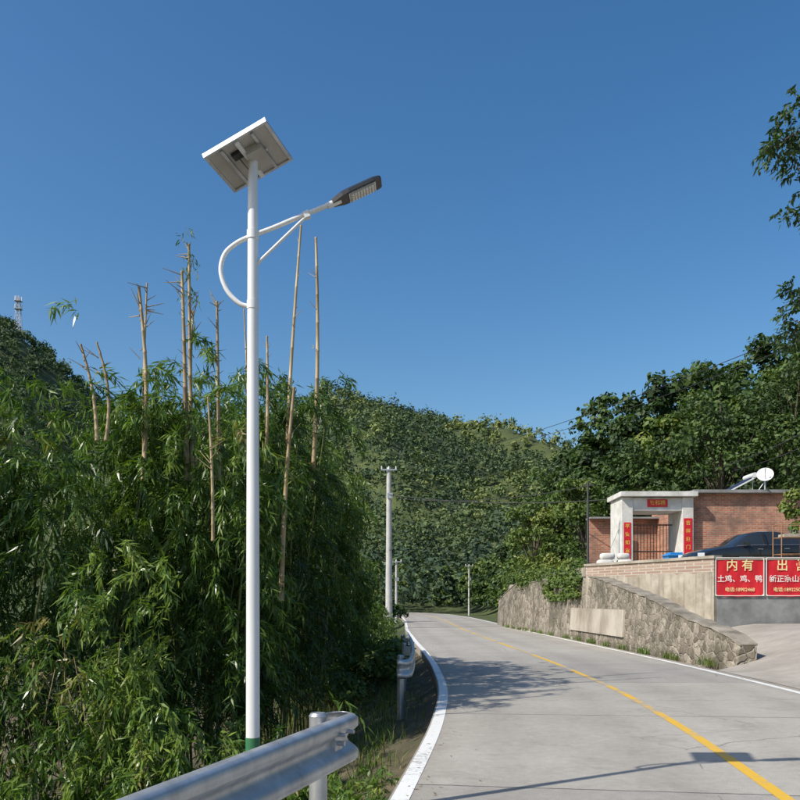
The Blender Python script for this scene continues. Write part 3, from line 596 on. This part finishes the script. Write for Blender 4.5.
q1,r1=crowns(cen,r0,64,.62+.0016*gy_,tone,flat=rng.uniform(.9,1.7,gx.size))
sp=5.5; gx,gy_=np.meshgrid(np.arange(-330,-95,sp),np.arange(215,385,sp)); gx=gx.ravel()+rng.normal(0,1.8,gx.size); gy_=gy_.ravel()+rng.normal(0,1.8,gy_.size)
r0=rng.uniform(2.2,3.8,gx.size); tone=np.clip(.34+.18*vnoise(gx,gy_,20,3)+rng.normal(0,.1,gx.size),.03,.8); cen=np.stack([gx,gy_,H(gx,gy_)+r0*.7],-1)
q2,r2=crowns(cen,r0,80,1.2,tone); print('far quads',len(q1),len(q2))
quads('distant_forest',np.concatenate([q1,q2]),np.concatenate([r1,r2]),[m_far_haze])
m_bark=mottled('bark',(.05,.04,.03),(.14,.11,.08),6,.9,0,.6,.02,(1,1,.3))
tr=MB()
def tree_lobes(x,y,z0,ht,cr,nl,tone,conic=0,lo=.28,fat=1.0):
    n=nl; hh=rng.uniform(lo,1,n); wr=cr*(1-.55*np.abs(hh-.5)*1.3-conic*hh*.5); az=rng.uniform(0,6.28,n); rr=np.sqrt(rng.uniform(0,1,n))*wr*.75
    c=np.stack([x+rr*np.cos(az),y+rr*np.sin(az),z0+hh*ht*.93],-1); rd=np.clip(fat*cr*rng.uniform(.26,.46,n)*(1-.35*hh),.35,9)
    return c,rd,np.clip(tone+rng.normal(0,.09,n),0,1)
cs=[];rs=[];ts=[]
def ftree(x,y,ht,cr,nl,tone,conic,lo=.28,fat=1.0):
    z=float(H(x,y)); c_,r_,t_=tree_lobes(x,y,z,ht,cr,nl,tone,conic,lo,fat)
    cs.append(c_);rs.append(r_);ts.append(t_); tr.tube([(x,y,z-.3),(x+.1,y,z+ht*.4),(x,y+.1,z+ht*.8)],[.16,.10,.03],7,0)
sp=4.6; gx,gy_=np.meshgrid(np.arange(14,75,sp),np.arange(50,112,sp)); gx=gx.ravel()+rng.normal(0,1.3,gx.size); gy_=gy_.ravel()+rng.normal(0,1.3,gy_.size)
k=(gx/gy_<.72); gx,gy_=gx[k],gy_[k]
for x,y in zip(gx,gy_):
    if x<17 and y>70: continue
    ftree(x,y,rng.uniform(7.0,11)*(1 if x>20 else .85),rng.uniform(2.3,3.4),13,.30+rng.normal(0,.12),rng.choice([0,.4,.8]),.08,1.2)
for x,y,zt in [(12.9,60,13.6),(13.9,61,16.6),(15.4,61,18.4),(17.2,60,18.0),(13.6,58,12.4),(19.3,60,18.8),(21.3,60,19.8),(16.8,58,15.5),(23.4,60,20.4),(25.8,61,21.4),(28.3,61,22),(31,61,23),(34,62,23.8),(37.5,62,24.4),(14.8,56,11.5),(18.4,56,14.5),(22,56,16),(26,56,17.5)]:
    z=float(H(x,y)); ftree(x,y,zt-z,rng.uniform(2.5,3.2),28,.29+rng.normal(0,.09),.3,.06,1.3)
cs=np.concatenate(cs);rs=np.concatenate(rs);ts=np.concatenate(ts)
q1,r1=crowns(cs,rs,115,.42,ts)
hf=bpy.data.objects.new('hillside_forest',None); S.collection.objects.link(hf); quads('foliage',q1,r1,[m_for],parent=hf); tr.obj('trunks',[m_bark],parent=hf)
cs=[];rs=[];ts=[]
for k in range(230):
    y=rng.uniform(38,124); side=rng.choice([-1,1]); off=rng.uniform(5.0,26) if side<0 else rng.uniform(6,14)
    x=float(C(y))+side*off
    if side>0 and y<56: continue
    if y>100 and side>0: x=rng.uniform(-12,24)
    if abs(x-float(C(y)))<4.9: continue
    if abs(x/y+.0125)<.02 and y<46: continue
    z=float(H(x,y)); ht=rng.uniform(2.6,6.0)*(1.0 if side<0 else 1.15)*(.6 if y<50 else 1); c_,r_,t_=tree_lobes(x,y,z,ht,rng.uniform(1.6,2.8)*(.7 if y<50 else 1),8,.34+rng.normal(0,.15)); cs.append(c_);rs.append(r_);ts.append(t_)
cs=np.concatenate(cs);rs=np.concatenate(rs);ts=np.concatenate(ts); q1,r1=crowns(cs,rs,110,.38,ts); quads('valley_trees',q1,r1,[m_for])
cs=[];rs=[];ts=[]
for k in range(90):
    y=rng.uniform(17,44); x=float(C(y))-3.75-rng.uniform(.2,1.4); cs.append((x,y,float(H(x,y))+rng.uniform(.1,.9))); rs.append(rng.uniform(.3,.55)); ts.append(rng.normal(.45,.12))
q1,r1=crowns(np.array(cs),np.array(rs),170,.14,np.array(ts)); quads('roadside_shrubs',q1,r1,[m_for])
def tree(name,x,y,z,ht,cr,nl,tone,K=260,size=.24,lobes=None,lean=(0,0)):
    e=bpy.data.objects.new(name,None); S.collection.objects.link(e)
    if lobes is None: c,r,t=tree_lobes(x,y,z,ht,cr,nl,tone,0,.18,1.12)
    else: c,r,t=lobes
    q_,r_=crowns(c,r,K,size,t); quads('foliage',q_,r_,[m_for],parent=e)
    b=MB(); top=Vector((x+lean[0],y+lean[1],z+ht*.8)); p0=Vector((x,y,z-.3)); b.tube([p0,p0.lerp(top,.4)+Vector((.1,.05,0)),top],[ht*.020,ht*.014,ht*.004],10,0)
    for i in range(len(c)):
        s0=p0.lerp(top,min(.9,max(.25,(c[i][2]-z)/ht*.75))); e_=Vector(c[i]); mid=s0.lerp(e_,.5)+Vector((0,0,.12)); b.tube([s0,mid,e_],[ht*.005,ht*.004,ht*.0015],6,0,cap=False)
    b.obj('trunk_and_limbs',[m_bark],parent=e); return e
tree('broadleaf_tree',8.9,53,-.1,8.3,2.8,28,.60); tree('broadleaf_tree',11.6,50,.2,9.2,3.2,32,.52); tree('broadleaf_tree',14.6,48,2.2,9.6,3.0,32,.34)
tree('broadleaf_tree',11.5,60,.3,11.2,3.4,28,.44); tree('broadleaf_tree',18.5,46,2.6,10.9,3.4,36,.33)
tree('broadleaf_tree',22.5,46,2.6,12.9,3.9,42,.31); tree('broadleaf_tree',27,46,3.0,15.5,4.3,46,.31)
cs=[];rs=[];ts=[]
for k in range(60):
    y=rng.uniform(31.8,49); x=float(wallx(y))+rng.uniform(.1,.9); z=2.45+rng.uniform(-.3,.6); cs.append((x,y,z)); rs.append(rng.uniform(.3,.6)); ts.append(rng.normal(.5,.12))
for k in range(26):
    y=rng.uniform(31.8,37); cs.append((float(wallx(y))-.02,y,rng.uniform(1.6,2.6))); rs.append(rng.uniform(.2,.38)); ts.append(.55)
q1,r1=crowns(np.array(cs),np.array(rs),170,.15,np.array(ts)); quads('wall_top_shrubs',q1,r1,[m_for])
cs=np.array([(18.0+rng.normal(0,.3),29+rng.normal(0,.5),3.2+rng.uniform(0,2.4)) for k in range(14)]); q1,r1=crowns(cs,np.full(14,.5),200,.2,rng.normal(.6,.08,14)); 
cs2=np.array([(14.75+rng.normal(0,.18),29.9+rng.normal(0,.2),2.8+rng.uniform(0,2.9)) for k in range(16)]); q3,r3=crowns(cs2,np.full(16,.33),160,.16,rng.normal(.66,.08,16))
quads('courtyard_shrub',np.concatenate([q1,q3]),np.concatenate([r1,r3]),[m_for])
# overhanging tree at the right of the road
T=12.5
def PW(px,py,Yd): return ((px-400)/800*Yd,Yd,1.6+(600-py)/800*Yd)
lob=[]
for k in range(75):
    a_=rng.uniform(0,6.28); rr=2.6*math.sqrt(rng.uniform(0,1)); z=rng.uniform(4.8,12); y=12.8+rr*math.sin(a_); r_=rng.uniform(.4,.75); x=10.2+rr*math.cos(a_); lob.append((max(x,.5*y+r_*1.3+.25),y,z,r_))
lob=np.array(lob); ot=tree('overhanging_tree',10.2,12.8,.1,11.5,3,0,0,K=230,size=.15,lobes=(lob[:,:3],lob[:,3],rng.normal(.35,.08,len(lob))))
tips=[(797,95),(790,112),(783,128),(776,140),(768,147),(772,155),(785,150),(793,140),(798,125),(795,160),(788,168),(799,178),(803,150),(806,110),(797,215),(804,205),(806,222),(800,292),(795,300),(803,285),(789,318),(795,326),(803,330),(786,340),(792,345),(801,349),(806,310),(808,360)]
pp=np.array([PW(a,b,T+rng.normal(0,.25)) for a,b in tips]); pp=np.repeat(pp,5,0)+rng.normal(0,.09,(len(pp)*5,3))
q_,r_=sprays(pp,rng.normal(3.14,1.2,len(pp)),rng.uniform(.12,.3,len(pp)),rng.normal(.25,.1,len(pp)),J=5,K=3,leaf=.10,wd=.045,droop=.6); quads('outer_leaves',q_,r_,[m_for],parent=ot)
b=MB()
for g_ in ([(830,120),(806,128),(788,138),(770,148)],[(830,100),(808,105),(797,96)],[(830,190),(808,178),(795,165)],[(832,230),(812,220),(797,215)],[(832,310),(810,300),(797,298)],[(832,360),(808,342),(787,340)],[(830,340),(806,325),(789,319)]):
    b.tube([PW(a,c_,T) for a,c_ in g_],[.03]+[.015]*(len(g_)-2)+[.004],6,0,cap=False)
b.obj('outer_branches',[m_bark],parent=ot)

# ---------------------------------------------------------------- utility poles, wires, tower
m_pole=mottled('pole_concrete',(.42,.41,.39),(.56,.55,.52),3,.8,0,.2,.005)
def upole(x,y,top,r=.15,z0=-1.5):
    b=MB(); b.tube([(x,y,z0),(x,y,top)],[r*1.15,r*.7],14,0)
    b.box((x,y-.16,top-.15),(.9,.07,.07),1)
    for dx in (-.4,0,.4): b.tube([(x+dx,y-.16,top-.12),(x+dx,y-.16,top+.05)],[.05,.03],8,2)
    b.box((x+.06,y-.18,top-1.6),(.3,.06,.3),1)
    b.obj('utility_pole',[m_pole,m_galv,m_wall_w])
upole(-.62,45,9.05,.19); upole(-.3,66,4.9,.12); upole(-1.4,84,5.6,.13); upole(-6.2,104,9.0,.14); upole(7.6,88,5.5,.11)
b=MB(); b.tube([(7.75,33,2.4),(7.75,33,6.5)],[.06,.045],8,0); b.box((7.75,33,6.35),(.5,.05,.05),0); b.obj('thin_steel_pole',[mat('dark_steel',(.08,.08,.08),.6,.5)])
m_wire=mat('wire',(.03,.03,.03),.6)
def wire(bld,a,b,sag,r=.014):
    a=Vector(a);b=Vector(b); bld.tube([a.lerp(b,t_)-Vector((0,0,sag*4*t_*(1-t_))) for t_ in np.linspace(0,1,17)],r,5,0,cap=False)
wb=MB()
wire(wb,(-.6,44.8,7.5),(12.5,34,6.25),.5,.022); wire(wb,(-.2,44.8,7.3),(7.75,33,6.3),.35,.018); wire(wb,(-.6,44.8,4.4),(9.3,53,7.0),.6,.016)
wire(wb,(-.6,44.8,9),(-6.2,104,9),.9,.014)
wire(wb,PW(490,445,62),PW(860,306,30),.35,.018); wire(wb,PW(480,452,62),PW(860,318,30),.5,.016); wire(wb,PW(725,466,34),PW(860,400,28),.2,.018); wire(wb,PW(735,470,34),PW(860,418,28),.2,.016)
wb.obj('overhead_wires',[m_wire])
tw=MB(); tx,ty=-167.,350.; tz=float(H(tx,ty)); hgt=17.5
for i in range(4):
    sxx,syy=[(-1,-1),(1,-1),(1,1),(-1,1)][i]; tw.tube([(tx+sxx*1.3,ty+syy*1.3,tz),(tx+sxx*.5,ty+syy*.5,tz+hgt)],.16,5,0)
for k in range(9):
    z1=tz+hgt*k/9; z2=tz+hgt*(k+1)/9; w1=1.3-.8*k/9; w2=1.3-.8*(k+1)/9
    for yy_ in (-1,1): tw.tube([(tx-w1,ty+yy_*w1,z1),(tx+w2,ty+yy_*w2,z2)],.09,4,0); tw.tube([(tx+w1,ty+yy_*w1,z1),(tx-w2,ty+yy_*w2,z2)],.09,4,0)
for z_ in (hgt*.72,hgt*.92):
    for a_ in (0,2.1,4.2): tw.box((tx+1.5*math.cos(a_),ty+1.5*math.sin(a_),tz+z_),(.4,.4,1.8),1)
    tw.box((tx,ty,tz+z_-.9),(2.8,2.8,.15),0)
tw.obj('communications_tower',[m_galv,m_galv])

# ---------------------------------------------------------------- light, sky, camera
sd=Vector((-.862,-.507,0)).normalized(); el=math.radians(43); sund=Vector((sd.x*math.cos(el),sd.y*math.cos(el),math.sin(el)))
sl=bpy.data.lights.new('sun','SUN'); sl.energy=5.0; sl.angle=math.radians(.5); sl.color=(1,.955,.87)
so=bpy.data.objects.new('sun',sl); S.collection.objects.link(so); so.rotation_euler=(-sund).to_track_quat('-Z','Y').to_euler()
W=bpy.data.worlds.new('World'); S.world=W; W.use_nodes=True; nt=W.node_tree; bg=nt.nodes['Background']
sk=nt.nodes.new('ShaderNodeTexSky'); sk.sky_type='NISHITA'; sk.sun_disc=False; sk.sun_elevation=el; sk.sun_rotation=math.atan2(sund.x,sund.y)%(2*math.pi); sk.altitude=100; sk.air_density=1.15; sk.dust_density=1.6; sk.ozone_density=2.2
hv=nt.nodes.new('ShaderNodeHueSaturation'); hv.inputs['Saturation'].default_value=1.33; hv.inputs['Hue'].default_value=.5
nt.links.new(sk.outputs[0],hv.inputs['Color']); nt.links.new(hv.outputs[0],bg.inputs[0]); bg.inputs[1].default_value=.138
cam=bpy.data.cameras.new('camera'); co_=bpy.data.objects.new('camera',cam); S.collection.objects.link(co_); co_.location=(0,0,1.6); co_.rotation_euler=(math.pi/2,0,0)
cam.sensor_width=36; cam.lens=36; cam.shift_y=.25; cam.clip_start=.05; cam.clip_end=4000; S.camera=co_
